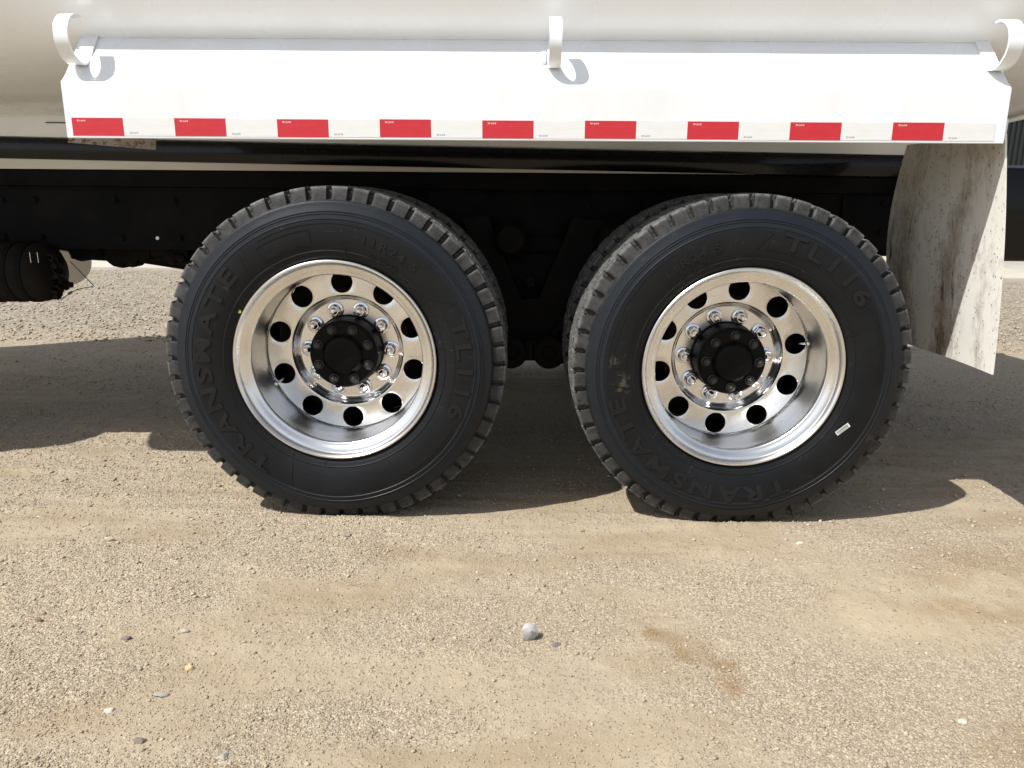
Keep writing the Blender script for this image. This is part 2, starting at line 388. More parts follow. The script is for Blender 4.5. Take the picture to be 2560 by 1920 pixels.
STAINS = [(.405, 1.690, .050, .028, .8), (.445, 1.630, .035, .050, .85), (.490, 1.560, .042, .045, .85), (-.33, 2.16, .13, .05, .5), (1.42, 2.15, .24, .10, .5), (1.24, 1.84, .17, .06, .5),
          (1.05, 1.30, .12, .08, .5), (-.95, 1.36, .12, .07, .35), (1.75, 2.45, .25, .07, .4), (1.25, 2.05, .10, .05, .4)]
def gh(x, y):
    x = np.asarray(x, float); y = np.asarray(y, float)
    base = -.012*3.0*np.tanh(x/3.0)
    near = np.exp(-((y-3)/6)**2)
    lo = (fbm(x, y, .9, 3, 0)-.5)*.030*near
    mid = (fbm(x, y, 6, 4, 2)-.5)*.014+(fbm(x, y, 45, 2, 3)-.5)*.0045
    rut = (fbm(x*.6, y*5.2, 3.0, 3, 4)-.5)*.016*smooth(1.9, 2.5, y)*(1-smooth(4.8, 5.6, y))
    contact = np.exp(-((y-2.52)/.25)**2)      # the ground is pressed flat where the tyres stand
    foot = 0
    for cx_ in (-.569, .744): foot = foot+np.exp(-((x-cx_)/.24)**4)*(.009*np.exp(-((y-2.372)/.022)**2)+.004*np.exp(-((y-2.36)/.06)**2))*(.6+.8*fbm(x, y, 30, 2, 6))
    return foot+base+lo*(1-.9*contact)+mid*(1-.55*contact)+rut
def gpatch(x, y):
    p = fbm(x*.8, y*1.3, 2.0, 4, 5, .55)
    v = smooth(.36, .66, p); v = .30+.70*v
    v = v*(1-.7*np.exp(-(((x-.0)/.42)**2+((y-1.28)/.14)**2)))      # smooth pale dust in the foreground
    v = v*(1-.7*np.exp(-(((x-1.0)/.45)**2+((y-1.75)/.12)**2)))
    v = np.maximum(v, .85*np.exp(-(((x+.12)/.55)**2+((y-1.72)/.16)**2)))
    v = np.maximum(v, .9*np.exp(-(((x+.35)/.35)**2+((y-1.38)/.10)**2)))
    v = v+.55*(fbm(x*.32, y*8.5, 1.6, 3, 6)-.5)*smooth(1.7, 2.1, y)*(1-smooth(4.5, 5.5, y))
    far = smooth(6.0, 7.0, y); v = v*(1-far)+far*.8
    return np.clip(v, 0, 1)
def grow(a0, a1, step, far, g=1.16):
    mid = list(np.arange(a0, a1+1e-9, step)); lo = []; s = step; p = a0
    while p > -far: s *= g; p -= s; lo.append(p)
    hi = []; s = step; p = mid[-1]
    while p < far: s *= g; p += s; hi.append(p)
    return np.array(lo[::-1]+mid+hi)
def grid_mesh(xs, ys):
    X, Y = np.meshgrid(xs, ys); Z = gh(X, Y)
    nx, ny = len(xs), len(ys)
    me = bpy.data.meshes.new('ground')
    me.vertices.add(nx*ny); me.vertices.foreach_set('co', np.stack([X, Y, Z], -1).astype(np.float32).ravel())
    i = np.arange(nx-1)[None, :]+np.arange(ny-1)[:, None]*nx
    q = np.stack([i, i+1, i+1+nx, i+nx], -1).reshape(-1, 4).astype(np.int32); nf = len(q)
    me.loops.add(nf*4); me.loops.foreach_set('vertex_index', q.ravel())
    me.polygons.add(nf); me.polygons.foreach_set('loop_start', np.arange(nf, dtype=np.int32)*4)
    me.polygons.foreach_set('use_smooth', np.ones(nf, bool)); me.update(calc_edges=True)
    a = me.attributes.new('patch', 'FLOAT', 'POINT'); a.data.foreach_set('value', gpatch(X, Y).astype(np.float32).ravel())
    st = np.zeros_like(X); wx = X+(fbm(X, Y, 14, 3, 1)-.5)*.16; wy = Y+(fbm(X, Y, 14, 3, 3)-.5)*.12
    for sx_, sy_, rx, ry, am in STAINS: st = np.maximum(st, am*np.exp(-(((wx-sx_)/rx)**2+((wy-sy_)/ry)**2)**1.3))
    a = me.attributes.new('stain', 'FLOAT', 'POINT'); a.data.foreach_set('value', st.astype(np.float32).ravel())
    return me
me = grid_mesh(grow(-2.6, 2.6, .0105, 500), grow(.95, 4.4, .0105, 500))
me.materials.append(M['ground'])
ground = bpy.data.objects.new('ground', me); COL.objects.link(ground); ground['kind'] = 'structure'

def stones(name, n, smin, smax, region, dens, mat, base='octa', seed=1, power=2.6, flat=.6, label=None):
    r = np.random.default_rng(seed)
    if base == 'octa':
        bv = np.array([(1, 0, 0), (-1, 0, 0), (0, 1, 0), (0, -1, 0), (0, 0, 1), (0, 0, -.6)], float)
        bf = np.array([(0, 2, 4), (2, 1, 4), (1, 3, 4), (3, 0, 4), (2, 0, 5), (1, 2, 5), (3, 1, 5), (0, 3, 5)])
    else:
        bm = bmesh.new(); bmesh.ops.create_icosphere(bm, subdivisions=1, radius=1); bm.verts.index_update()
        bv = np.array([v.co[:] for v in bm.verts]); bf = np.array([[v.index for v in f.verts] for f in bm.faces]); bm.free()
    # candidates, uniformly over the region, thinned by density
    x0, x1, y0, y1 = region
    # sampling density falls with distance as 1/y^1.5 so that stones stay about equally dense in view
    u = r.random(n*3); e = -.5; yy = (y0**e+(y1**e-y0**e)*u)**(1/e)
    half = .25+.72*yy; xx = (r.random(n*3)*2-1)*half
    keep = (xx > x0) & (xx < x1) & (r.random(n*3) < dens(xx, yy)); xx = xx[keep][:n]; yy = yy[keep][:n]; n = len(xx)
    sz = smin*(smax/smin)**(r.random(n)**power); sz = sz*np.clip(yy/2.2, .8, 1.3)
    V = bv[None]*(1+(r.random((n, len(bv), 1))-.5)*.55)
    V = V*np.stack([1+.5*(r.random(n)-.3), 1+.4*(r.random(n)-.5), flat+.35*r.random(n)], -1)[:, None, :]*sz[:, None, None]
    th = r.random(n)*2*PI; ti = (r.random(n)-.5)*.9
    c, s_ = np.cos(ti)[:, None], np.sin(ti)[:, None]; X, Y, Z = V[..., 0], V[..., 1], V[..., 2]
    X, Z = X*c+Z*s_, -X*s_+Z*c
    c, s_ = np.cos(th)[:, None], np.sin(th)[:, None]; X, Y = X*c-Y*s_, X*s_+Y*c
    V = np.stack([X+xx[:, None], Y+yy[:, None], Z+(gh(xx, yy)+sz*.28)[:, None]], -1)
    F = (bf[None]+(np.arange(n)*len(bv))[:, None, None]).reshape(-1, 3).astype(np.int32)
    me = bpy.data.meshes.new(name); me.vertices.add(n*len(bv)); me.vertices.foreach_set('co', V.astype(np.float32).ravel())
    nf = len(F); me.loops.add(nf*3); me.loops.foreach_set('vertex_index', F.ravel())
    me.polygons.add(nf); me.polygons.foreach_set('loop_start', np.arange(nf, dtype=np.int32)*3)
    me.update(calc_edges=True); me.materials.append(mat)
    o = bpy.data.objects.new(name, me); COL.objects.link(o)
    tag(o, label, 'gravel', None, 'stuff'); return o
dn = lambda x, y: .10+.90*gpatch(x, y)
stones('fine_gravel', 120000, .0010, .0034, (-4.5, 4.5, 1.0, 5.5), dn, M['gravel'], 'octa', 3, 1.4, .6, 'fine beige gravel grains scattered over the dusty yard')
stones('coarse_gravel', 10000, .0028, .0075, (-6, 6, 1.0, 9.5), lambda x, y: .12+.88*gpatch(x, y), M['gravel'], 'ico', 4, 3.4, .45, 'coarser pebbles lying loose on the dusty yard')

stones('far_gravel', 16000, .004, .013, (-9, 9, 5.4, 11.0), lambda x, y: .3+0*x, M['gravel'], 'octa', 9, 1.6, .6, 'stony gravel in the sunlight behind the truck')

def rock(name, x, y, size, a, b, label, seed, ang=0, grp=None):
    r = np.random.default_rng(seed); bm = bmesh.new(); bmesh.ops.create_icosphere(bm, subdivisions=3, radius=1)
    planes = [(Vector(r.normal(size=3)).normalized(), .42+.30*r.random()) for _ in range(9)]
    for v in bm.verts:
        d = v.co.normalized(); rr = min([pd/max(d.dot(pn), 1e-3) for pn, pd in planes if d.dot(pn) > .05]+[1.0])
        v.co = d*rr*(1+.02*r.normal())
        v.co = Vector((v.co.x*size[0], v.co.y*size[1], v.co.z*size[2]))
    bmesh.ops.rotate(bm, cent=(0, 0, 0), matrix=Matrix.Rotation(ang, 3, 'Z'), verts=bm.verts)
    me = bpy.data.meshes.new(name); bm.to_mesh(me); bm.free(); me.materials.append(m_rock('%s_surface' % name, a, b))
    o = finish(name, me, None, 28); o.location = (x, y, float(gh(x, y))+size[2]*.22)
    tag(o, label, 'stone', grp)
rock('stone', .045, 1.695, (.029, .026, .034), (.33, .325, .305), (.42, .41, .385), 'pale grey angular stone lying alone in front of the gap between the wheels', 5, .4)
rock('pebble', .112, 1.664, (.014, .009, .008), (.10, .095, .095), (.17, .16, .15), 'small dark grey pebble just right of the pale angular stone', 6, .3)
rock('stone', -.812, 1.686, (.014, .008, .006), (.30, .27, .225), (.36, .33, .28), 'flat grey stone chip in gravel below the front wheel', 7)
rock('stone', -.761, 1.444, (.020, .012, .006), (.25, .225, .19), (.31, .285, .25), 'flat grey stone in the left foreground', 8, .1)
rock('pebble', -.737, 1.536, (.012, .010, .008), (.42, .31, .15), (.48, .37, .20), 'small yellow ochre pebble in the left foreground', 9)
rock('pebble', -1.20, 1.729, (.012, .009, .009), (.16, .10, .055), (.22, .15, .09), 'small brown pebble near the left edge of the yard', 10)
rock('stone', -.94, 1.65, (.018, .010, .010), (.13, .11, .09), (.20, .17, .13), 'dark earth clod casting a shadow on the left', 11)
rock('stone', -1.249, 2.18, (.020, .013, .012), (.38, .33, .25), (.48, .42, .33), 'cream stone lying left of the front wheel', 12)
rock('stone', -1.572, 2.352, (.018, .012, .012), (.40, .35, .27), (.50, .45, .36), 'whitish stone far left of the front wheel', 13)
rock('stone', -.528, 2.259, (.018, .012, .012), (.22, .18, .135), (.32, .27, .20), 'brown stone just in front of the front tyre contact patch', 14)
rock('stone', -.737, 1.296, (.018, .011, .010), (.15, .125, .10), (.24, .20, .15), 'dark brown stone near the bottom left edge', 15)
rock('stone', -.846, 1.389, (.016, .011, .008), (.42, .38, .30), (.50, .46, .38), 'pale cream stone chip in the left foreground', 16)
rock('stone', -.554, 1.255, (.013, .011, .006), (.29, .26, .21), (.34, .315, .27), 'small grey stone chip at the bottom edge', 17)
rock('stone', .961, 1.393, (.012, .009, .009), (.44, .40, .33), (.54, .50, .42), 'whitish pebble in the right foreground dust', 18)
rock('stone', .919, 2.235, (.013, .009, .007), (.50, .44, .34), (.60, .54, .44), 'pale flat pebble in front of the rear wheel', 19)

# concrete pavement behind the truck, slabs with open joints
pv = empty('pavement'); pv['kind'] = 'structure'
slab_me = {}
for i in range(9):
    for j in range(4):
        b = B(); b.box((0, 0, 0), (3.97, 2.97, .16), .012)
        if not slab_me:
            o = b.build('slab', M['concrete'], pv); slab_me['a'] = o.data
        else:
            o = bpy.data.objects.new('slab', slab_me['a']); COL.objects.link(o); o.parent = pv
        o.location = (-17+4*i, 1.5+3*j, .01); o.rotation_euler = (0, 0, 0)
pv.location = (0, 10.5, -.035); pv.rotation_euler = (0, R(.25), R(-1))
b2 = empty('pavement_apron'); b2['kind'] = 'structure'
for i in range(3):
    o = bpy.data.objects.new('slab', slab_me['a']); COL.objects.link(o); o.parent = b2; o.location = (4*i, 0, 0)
b2.location = (7.3, 8.9, -.122); b2.rotation_euler = (0, 0, R(-4))

# dark corrugated shed far behind on the right
shed = empty('shed', (18, 22, 0))
tag(shed, 'dark corrugated metal shed far behind the right end of the truck', 'shed')
b = B(); b.box((0, 3.1, 2.9), (22, 6, 5.8)); b.build('wall', M['corr'], shed, 0)
rib = None
for i in range(150):
    if rib is None:
        b = B(); b.prism([(-.045, 0), (.045, 0), (.045, 5.8), (-.045, 5.8)], 0, .001); b = B()
        v = [(-.045, .099, 0), (-.022, .055, 0), (.022, .055, 0), (.045, .099, 0)]; v += [(x, y, 5.8) for x, y, z in v]
        b.add(v, [(0, 1, 5, 4), (1, 2, 6, 5), (2, 3, 7, 6), (3, 0, 4, 7), (0, 1, 2, 3), (4, 5, 6, 7)])
        o = b.build('rib', M['corr'], shed, 0); rib = o.data
    else:
        o = bpy.data.objects.new('rib', rib); COL.objects.link(o); o.parent = shed
    o.location = (-10.9+.146*i, -.001, 0)
b = B(); b.box((0, 3.1, 5.87), (22.3, 6.5, .12), .02); b.build('roof', M['corr'], shed)

# ------------------------------------------------------------------ the truck
truck = empty('tank_truck', (0, 0, 0))
tag(truck, 'white tank truck seen side on at its two rear dual wheels', 'truck')

# tank: rounded-rectangle section swept along x with dished heads
TY, TZ, TA, TB, TN = 3.62, 1.945, 1.25, .588, 3.2
def sect(n=128):
    pts = []
    for i in range(n):
        a = 2*PI*i/n; c, s_ = math.cos(a), math.sin(a)
        pts.append((math.copysign(abs(c)**(2/TN), c), math.copysign(abs(s_)**(2/TN), s_)))
    return pts
S = sect(160); b = B(); v = []; f = []
X0, X1 = -2.5, 1.98
stn_ = [(X0-.14, .0), (X0-.13, .35), (X0-.10, .70), (X0-.05, .93), (X0-.015, .99), (X0, 1.0)]
stn_ += [(x, 1.0) for x in np.linspace(X0, X1, 12)[1:]] + [(X1+.015, .99), (X1+.05, .93), (X1+.10, .70), (X1+.13, .35), (X1+.14, 0)]
for x, sc in stn_:
    v += [(x, TY+TA*sc*p, TZ+TB*sc*q) for p, q in S]
n = len(S)
for j in range(len(stn_)-1):
    for i in range(n): f.append((j*n+i, j*n+(i+1) % n, (j+1)*n+(i+1) % n, (j+1)*n+i))
b.add(v, f); b.build('tank', M['white_tank'], truck, 60)
def ring(x, t, r=.006):
    b = B(); pts = [(x, TY+(TA+t)*p, TZ+(TB+t)*q) for p, q in S]; pts.append(pts[0]); b.tube(pts, r, 6); return b
ring(1.90, .001, .007).build('head_weld_seam', M['white_tank'], truck, 60)
# guard rail on the tank top (casts the thin shadows on the yard behind)
b = B()
b.tube([(-2.6, 4.55, 3.05), (-.2, 4.55, 3.05)], .018, 8)
for x in (-2.6, -1.8, -1.0, -.2): b.tube([(x, 4.55, 2.45), (x, 4.55, 3.05)], .014, 8)
b.build('guard_rail', M['white'], truck)
# white skirt under the tank and black subframe rails
b = B(); b.span((-2.6, 3.165, 1.256), (1.95, 3.20, 1.390), .004); b.build('tank_skirt', M['white'], truck, tilt=.0143)
b = B(); b.box((-1.75, 3.162, 1.332), (.20, .004, .004), .001); b.build('skirt_slot', M['ink'], truck, tilt=True)
def long_rail(name, y0, y1, z0, z1, mat, bev=.010, x0=-4.2, x1=1.96, tilt=True):
    b = B(); b.span((x0, y0, z0), (x1, y1, z1), bev); return b.build(name, mat, truck, tilt=tilt)
long_rail('upper_subframe_rail', 3.150, 3.250, 1.166, 1.2545, M['gloss'], .022, tilt=.0143)
b = B()      # pale strip between the subframe rails, thinner to the rear
v = [(-4.2, 3.1605, 1.152), (-4.2, 3.1605, 1.23), (1.95, 3.1605, 1.157), (1.95, 3.1605, 1.161)]
v += [(x, 3.22, z) for x, y, z in v]
b.add(v, [(0, 1, 2, 3), (4, 5, 6, 7), (0, 1, 5, 4), (1, 2, 6, 5), (2, 3, 7, 6), (3, 0, 4, 7)]); b.build('pale_strip', M['strip'], truck, 0, tilt=True)
long_rail('lower_subframe_rail', 3.176, 3.250, 1.089, 1.186, M['black'], .004)
# main frame rails: C channel with rounded upper flange
for nm, y, sgn in (('frame_rail', 3.19, 1), ('frame_rail', 4.05, -1)):
    b = B()
    yy = lambda q: y+sgn*q
    b.span((-4.2, yy(0), .840), (1.96, yy(.008), 1.086), 0)
    b.span((-4.2, yy(-.005), 1.076), (1.96, yy(.075), 1.090), .006)
    b.span((-4.2, yy(-.003), .838), (1.96, yy(.075), .850), .004)
    b.build(nm, M['black'], truck, tilt=True)
b = B(); b.span((-.34, 3.176, .905), (.52, 3.1895, 1.080), .003); b.build('rail_reinforcement_plate', M['black'], truck, tilt=True)
b = B(); b.span((1.34, 3.176, .86), (1.72, 3.1895, 1.080), .003); b.build('rail_reinforcement_plate', M['black'], truck, tilt=True)
bolt_me = None
for x, z in [(-1.954, 1.040), (-2.087, 1.040), (-1.626, 1.042), (-1.383, 1.040), (-1.945, .892), (-1.614, .888), (-1.375, .890), (-2.10, .890), (-.096, 1.026), (.239, 1.032), (.309, 1.032), (-.17, 1.026),
             (1.505, 1.048), (1.62, 1.048), (1.505, .93)]:
    y = 3.189 if not (-.34 < x < .52 or 1.34 < x < 1.72) else 3.176
    if bolt_me is None:
        b = B(); b.lathe([(0, -.003), (.0145, -.002), (.015, 0)], 20); b.hexnut((0, -.002, 0), .0105, .007)
        o = b.build('frame_bolt', M['black'], truck); bolt_me = o.data
    else:
        o = bpy.data.objects.new('frame_bolt', bolt_me); COL.objects.link(o); o.parent = truck
    o.location = (x, y-.001, z); o.rotation_euler = (0, random.random(), 0)
for x, z in [(-1.587, 1.057-.016), (-1.489, 1.056-.016)]:
    b = B(); b.lathe([(0, .006), (.007, .006), (.009, 0)], 16); o = b.build('frame_hole', M['grime'], truck); o.location = (x, 3.1885, z)
b = B(); b.lathe([(.0, .0), (.0065, 0), (.0075, .001)], 12); o = b.build('frame_hole', M['paper'], truck); o.location = (-1.468, 3.1885, .889)  # light showing through this hole is painted as a pale disc

# cab rear body left of the frame: casts the shade on the yard at the left
b = B(); b.span((-4.6, 2.72, 1.30), (-2.72, 4.55, 2.95), .08); b.build('cab_body', M['white'], truck)
b = B(); b.span((-3.9, 2.75, .55), (-2.45, 3.08, 1.05), .10); b.build('fuel_tank', M['gloss'], truck)

# fender
FX0, FX1 = -1.327, 1.458
prof = [(2.393, 1.2275), (2.372, 1.2265), (2.370, 1.2285)]
prof += [(2.370, 1.26), (2.370, 1.30), (2.370, 1.34), (2.370, 1.366)]
for t_ in np.linspace(0, 1, 6):      # rolled bend
    a = t_*R(42); prof.append((2.385-.015*math.cos(a)+.0, 1.371+.015*math.sin(a)+.004*t_))
prof += [(2.40, 1.408), (2.43, 1.441), (2.47, 1.485), (2.515, 1.5345)]
b = B(); xs = list(np.linspace(FX0, FX1, 15)); b.sheet(prof, FX0, FX1, -.0045, xs)
fender = b.build('fender', M['white'], truck, 40)
# end returns of the fender and underside ribs
b = B()
for x in (FX0+.003, FX1-.003):
    b.add([(x-.002, 2.3745, 1.232), (x-.002, 2.3745, 1.372), (x-.002, 2.51, 1.522), (x-.002, 2.51, 1.49), (x-.002, 2.40, 1.36), (x-.002, 2.40, 1.232),
           (x+.002, 2.3745, 1.232), (x+.002, 2.3745, 1.372), (x+.002, 2.51, 1.522), (x+.002, 2.51, 1.49), (x+.002, 2.40, 1.36), (x+.002, 2.40, 1.232)],
          [(0, 1, 4, 5), (1, 2, 3, 4), (6, 7, 10, 11), (7, 8, 9, 10), (0, 6, 11, 5), (3, 4, 10, 9), (4, 5, 11, 10)])
b.build('fender_end_flange', M['white'], fender, 0)
b = B(); b.box((1.468, 2.41, 1.268), (.014, .045, .060), .002); b.build('marker_bracket', M['white'], fender)
b = B(); b.tube([(x, 2.512+.0015*math.sin(x*40), 1.5335) for x in np.linspace(FX0, FX1, 60)], .0035, 6); b.build('weld_bead', M['white'], fender)
b = B(); b.prism([(-1.45, 1.245), (-1.455, 1.228), (-1.17, 1.206), (-1.165, 1.245)], 2.595, 2.60); b.build('stained_bracket_plate', M['rustplate'], truck)

# tape: nine red and nine silver pieces, the print upside down as applied
tv, tf = text_geo('DOT-C2', .0062, 0, .0002, 1.1, 1)
tw = max(p[0] for p in tv); PIT = .3040; TX0 = -1.3085
def tape_mesh(kind):
    b = B(); L = PIT/2-.0002
    b.span((0, 0, 0), (L, .0006, .0505), 0)
    b.cur = 1
    ox, oz = (.0160+tw, .0445) if kind == 'red' else (.0165+tw, .0100)
    n0 = len(b.v); b.add([(ox-p[0], -.0002, oz-p[1]) for p in tv], tf)
    o = b.build('tape_strip', None, fender, 0, mats=[M['red'] if kind == 'red' else M['silver'], M['print_w'] if kind == 'red' else M['print_g']])
    return o
reds = tape_mesh('red'); sil = tape_mesh('silver')
for i in range(18):
    src = (reds, sil)[i % 2]
    if i < 2: o = src
    else: o = src.copy(); COL.objects.link(o); o.parent = fender
    o.location = (TX0+PIT/2*i, 2.3692, 1.2335+.0008*math.sin(i*1.3)); o['label'] = 'red reflective tape piece' if i % 2 == 0 else 'silver reflective tape piece'

# hooks: flat bar welded on the slope, curling out and up
def hook(x, wd=.042, yaw=0):
    b = B(); cy, cz, r = 2.402, 1.5035, .0625
    path = [(2.513, 1.543), (2.49, 1.517), (2.466, 1.4915)]
    for a in np.linspace(-44, -270-12, 30): path.append((cy+r*math.cos(R(a)), cz+r*math.sin(R(a))))
    b.sheet(path, -wd/2, wd/2, .0065)
    v = []
    for p in b.v: v.append(p)
    o = b.build('hose_hook', M['white'], truck, 40); o.location = (x, 0, 0)
    if yaw: o.rotation_euler = (0, 0, 0)
    return o
hook(-1.290, .041); hook(.119, .036); hook(1.430, .043)
b = B(); b.box((.090, 2.452, 1.470), (.012, .05, .012), .002, Matrix.Rotation(R(-46), 3, 'X').transposed()); b.build('hook_weld', M['white'], truck)

# mudflap
b = B(); rows = 16; cols = 10; v = []
for side in (0, 1):
    for i in range(rows+1):
        t_ = i/rows
        for j in range(cols+1):
            s_ = j/cols
            z = 1.262-.735*t_-(1-s_)*.005
            xn = 1.470+.062*t_+.012*math.sin(PI*t_)
            xf = 1.478-.035*math.sin(PI*min(1, t_*1.1))+.035*t_*t_
            x = xn*(1-s_)+xf*s_+.010*math.sin(s_*PI*1.5)*t_
            v.append((x+side*.006, 2.388+.005*0+.600*s_-.022*t_*(1-s_), z))
w_ = cols+1; N = (rows+1)*w_
f = []
for i in range(rows):
    for j in range(cols):
        a = i*w_+j; f += [(a, a+1, a+1+w_, a+w_), (N+a, N+a+w_, N+a+1+w_, N+a+1)]
for i in range(rows):
    a = i*w_; f.append((a, a+w_, N+a+w_, N+a)); a += cols; f.append((a, N+a, N+a+w_, a+w_))
for j in range(cols):
    f.append((j, N+j, N+j+1, j+1)); a = rows*w_+j; f.append((a, a+1, N+a+1, N+a))
b.add(v, f); b.build('mudflap', M['flap'], truck, 60)

# rear light box beyond the mudflap
b = B(); b.span((1.72, 2.95, .838), (2.35, 4.28, 1.195), .035); o = b.build('rear_bumper_box', M['gloss'], truck, tilt=True)
b = B(); b.lathe([(0, -.018), (.018, -.016), (.027, -.008), (.029, 0)], 24); o = b.build('marker_lamp', M['lens'], truck); o.location = (1.995, 2.945, .905)

# suspension between the wheels: saddle bracket, walking beam, bushings
b = B()
V = [(-.20, .98), (-.10, .99), (.035, .66), (.105, .66), (.24, .985), (.36, .97), (.22, .58), (.185, .42), (-.035, .42), (-.06, .58)]
b.prism([(x, z) for x, z in V], 3.08, 3.17); b.build('saddle_bracket', M['grime'], truck, 0)
b = B(); b.lathe([(0, -.03), (.022, -.03), (.028, -.022), (.030, 0)], 20, (.07, 3.08, .735)); b.hexnut((.07, 3.05, .735), .022, .018); b.build('trunnion_bolt', M['grime'], truck)
b = B()
b.prism([(-.57, .62), (-.3, .56), (.02, .50), (.13, .50), (.45, .55), (.744, .60), (.744, .47), (.45, .43), (.20, .405), (.115, .405), (.105, .418), (.03, .418), (.02, .405), (-.03, .402), (-.3, .43), (-.57, .47)], 3.02, 3.075)
b.build('walking_beam', M['grime'], truck, 0)
for x in (-.005, .150):
    b = B(); b.lathe([(.028, .02), (.028, -.004), (.034, -.010), (.058, -.010), (.066, -.002), (.068, .02)], 32, (x, 3.00, .455)); b.lathe([(0, .012), (.028, .012)], 24, (x, 3.0, .455)); b.build('beam_bushing', M['grime'], truck)
# torque rods in a V and a brake chamber
b = B(); b.tube([(-.33, 3.10, .93), (.01, 3.05, .50)], .022); b.tube([(.49, 3.10, .92), (.15, 3.05, .50)], .022); b.build('torque_rod', M['grime'], truck)
for x in (.30, -.10):
    b = B(); b.lathe([(0, -.09), (.05, -.085), (.065, -.06), (.072, 0), (.078, .004), (.078, .014), (.07, .02), (.06, .07), (0, .075)], 28, (x+.09, 3.10, .90)); b.build('brake_chamber', M['grime'], truck)
b = B(); b.span((-.46, 3.22, .50), (.62, 3.95, .86), .02); b.span((-.20, 3.24, .41), (.36, 3.9, .50), .01); b.build('bogie_gap_block', M['grime'], truck)  # dark block added to close the bright see-through gap between the wheels
# axles, differentials and drive shaft
for x, z in ((-.569, .545), (.744, .529)):
    b = B(); b.tube([(x, 2.78, z), (x, 3.25, z), (x, 3.42, z), (x, 3.84, z), (x, 4.0, z), (x, 4.46, z)], [.07, .07, .17, .17, .07, .07], 20); b.build('axle', M['grime'], truck, 50)
b = B(); b.tube([(-3.6, 3.62, .93), (-2.2, 3.62, .872), (-.8, 3.62, .66)], .055, 16); b.tube([(-.40, 3.62, .60), (.55, 3.62, .58)], .05, 16)
b.build('drive_shaft', M['grime'], truck)
# cross members and hoses hanging under the frame at the left
b = B()
for x in (-2.35, -1.35, .07, 1.2): b.span((x-.05, 3.2, .86), (x+.05, 4.04, .95), .01)
b.build('cross_member', M['grime'], truck, tilt=True)
b = B()
for cx, cz, rr in ((-1.90, .825, .05), (-1.845, .835, .045), (-1.74, .805, .055), (-1.68, .80, .05), (-1.62, .815, .045), (-1.72, .765, .018), (-1.50, .80, .035), (-1.455, .795, .022)):
    b.lathe([(0, -.05), (rr*.8, -.045), (rr, -.02), (rr, .03), (rr*.7, .05), (0, .05)], 14, (cx, 3.40, cz))
b.span((-1.78, 3.36, .80), (-1.42, 3.44, .86), .012)
b.tube([(-1.95, 3.4, .80), (-1.75, 3.4, .79), (-1.6, 3.4, .80), (-1.45, 3.4, .77), (-1.2, 3.4, .76)], .016, 10)
b.build('air_valve_manifold', M['grime'], truck)
# air tank
b = B(); zc, rr = .752, .120
b.lathe([(0, -2.9), (rr*.7, -2.88), (rr, -2.84), (rr, -1.93), (rr*.93, -1.895), (rr*.6, -1.865), (0, -1.855)], 40, (0, 3.14, zc), 'x')
b.lathe([(rr+.001, -2.14), (rr+.005, -2.138), (rr+.005, -2.102), (rr+.001, -2.10)], 40, (0, 3.14, zc), 'x')
at_ = b.build('air_tank', M['grime'], truck, 50)
b = B(); b.lathe([(0, 0), (.016, 0), (.016, .02), (.022, .022), (.022, .034), (.012, .036), (.012, .055), (0, .055)], 10, (-1.872, 3.14, .70), 'x'); b.build('drain_valve', M['grime'], truck)
b = B(); b.hexnut((-1.86, 3.12, .665), .012, .02); b.build('drain_plug', M['grime'], truck)
b = B(); b.box((-1.85, 3.12, .735), (.022, .03, .06), .004); b.build('elbow_fitting', M['grime'], truck)
b = B(); b.tube([(-1.85, 3.1, .83), (-1.842, 3.1, .80), (-1.815, 3.1, .765), (-1.822, 3.1, .745), (-1.85, 3.1, .742)], .006, 8); b.build('air_line', M['grime'], truck)
b = B(); b.box((-2.06, 3.14, .640), (.05, .04, .018), .004); b.build('drain_boss', M['grime'], truck)
b = B()
b.tube([(-1.79, 3.1, .80), (-1.76, 3.1, .765), (-1.707, 3.1, .702), (-1.712, 3.1, .698), (-1.76, 3.1, .69), (-1.80, 3.1, .676), (-1.838, 3.1, .651), (-1.85, 3.1, .640)], .0018, 6)
b.tube([(-1.80, 3.1, .676), (-1.815, 3.1, .668)], .0045, 8)
b.build('pull_cable', M['ink'], truck)
for x in (-1.905, -1.875):
    b = B(); b.tube([(x, 3.03, .84), (x, 3.03, .80)], .0022, 8); b.build('chrome_clamp_bolt', M['chrome'], truck)
for i_ in range(9):      # ragged valve stack at the tank end
    rr_ = random.Random(40+i_); b = B(); z_ = .655+.021*i_; x_ = -1.868+.030*rr_.random()-.010*abs(i_-4)/4
    if i_ % 3 == 0: b.hexnut((x_, 3.10+.02*rr_.random(), z_), .012+.005*rr_.random(), .03)
    elif i_ % 3 == 1: b.box((x_, 3.10, z_), (.024+.02*rr_.random(), .03, .014+.008*rr_.random()), .002, Matrix.Rotation(rr_.random()*.8-.4, 3, 'Y'))
    else: b.tube([(x_-.03, 3.10, z_), (x_+.006, 3.09, z_+.004), (x_+.014, 3.09, z_-.012)], .0065, 8)
    b.build('valve_fitting', M['grime'], truck)
for x_ in (-2.02, -1.96):
    b = B(); b.lathe([(.118, x_-.012), (.1235, x_-.010), (.1235, x_+.010), (.118, x_+.012)], 40, (0, 3.14, .752), 'x'); b.build('tank_strap', M['black'], truck, 50)
# pale rounded splash flap on the far side
b = B(); pts = []
for a in np.linspace(0, -180, 20): pts.append((-2.86+.17*math.cos(R(a)), .66+.165*math.sin(R(a))))
pts = [(-2.69, .95)]+pts+[(-3.03, .95)]
b.prism(pts, 4.88, 4.90); b.build('far_side_flap', M['farflap'], truck, 0)

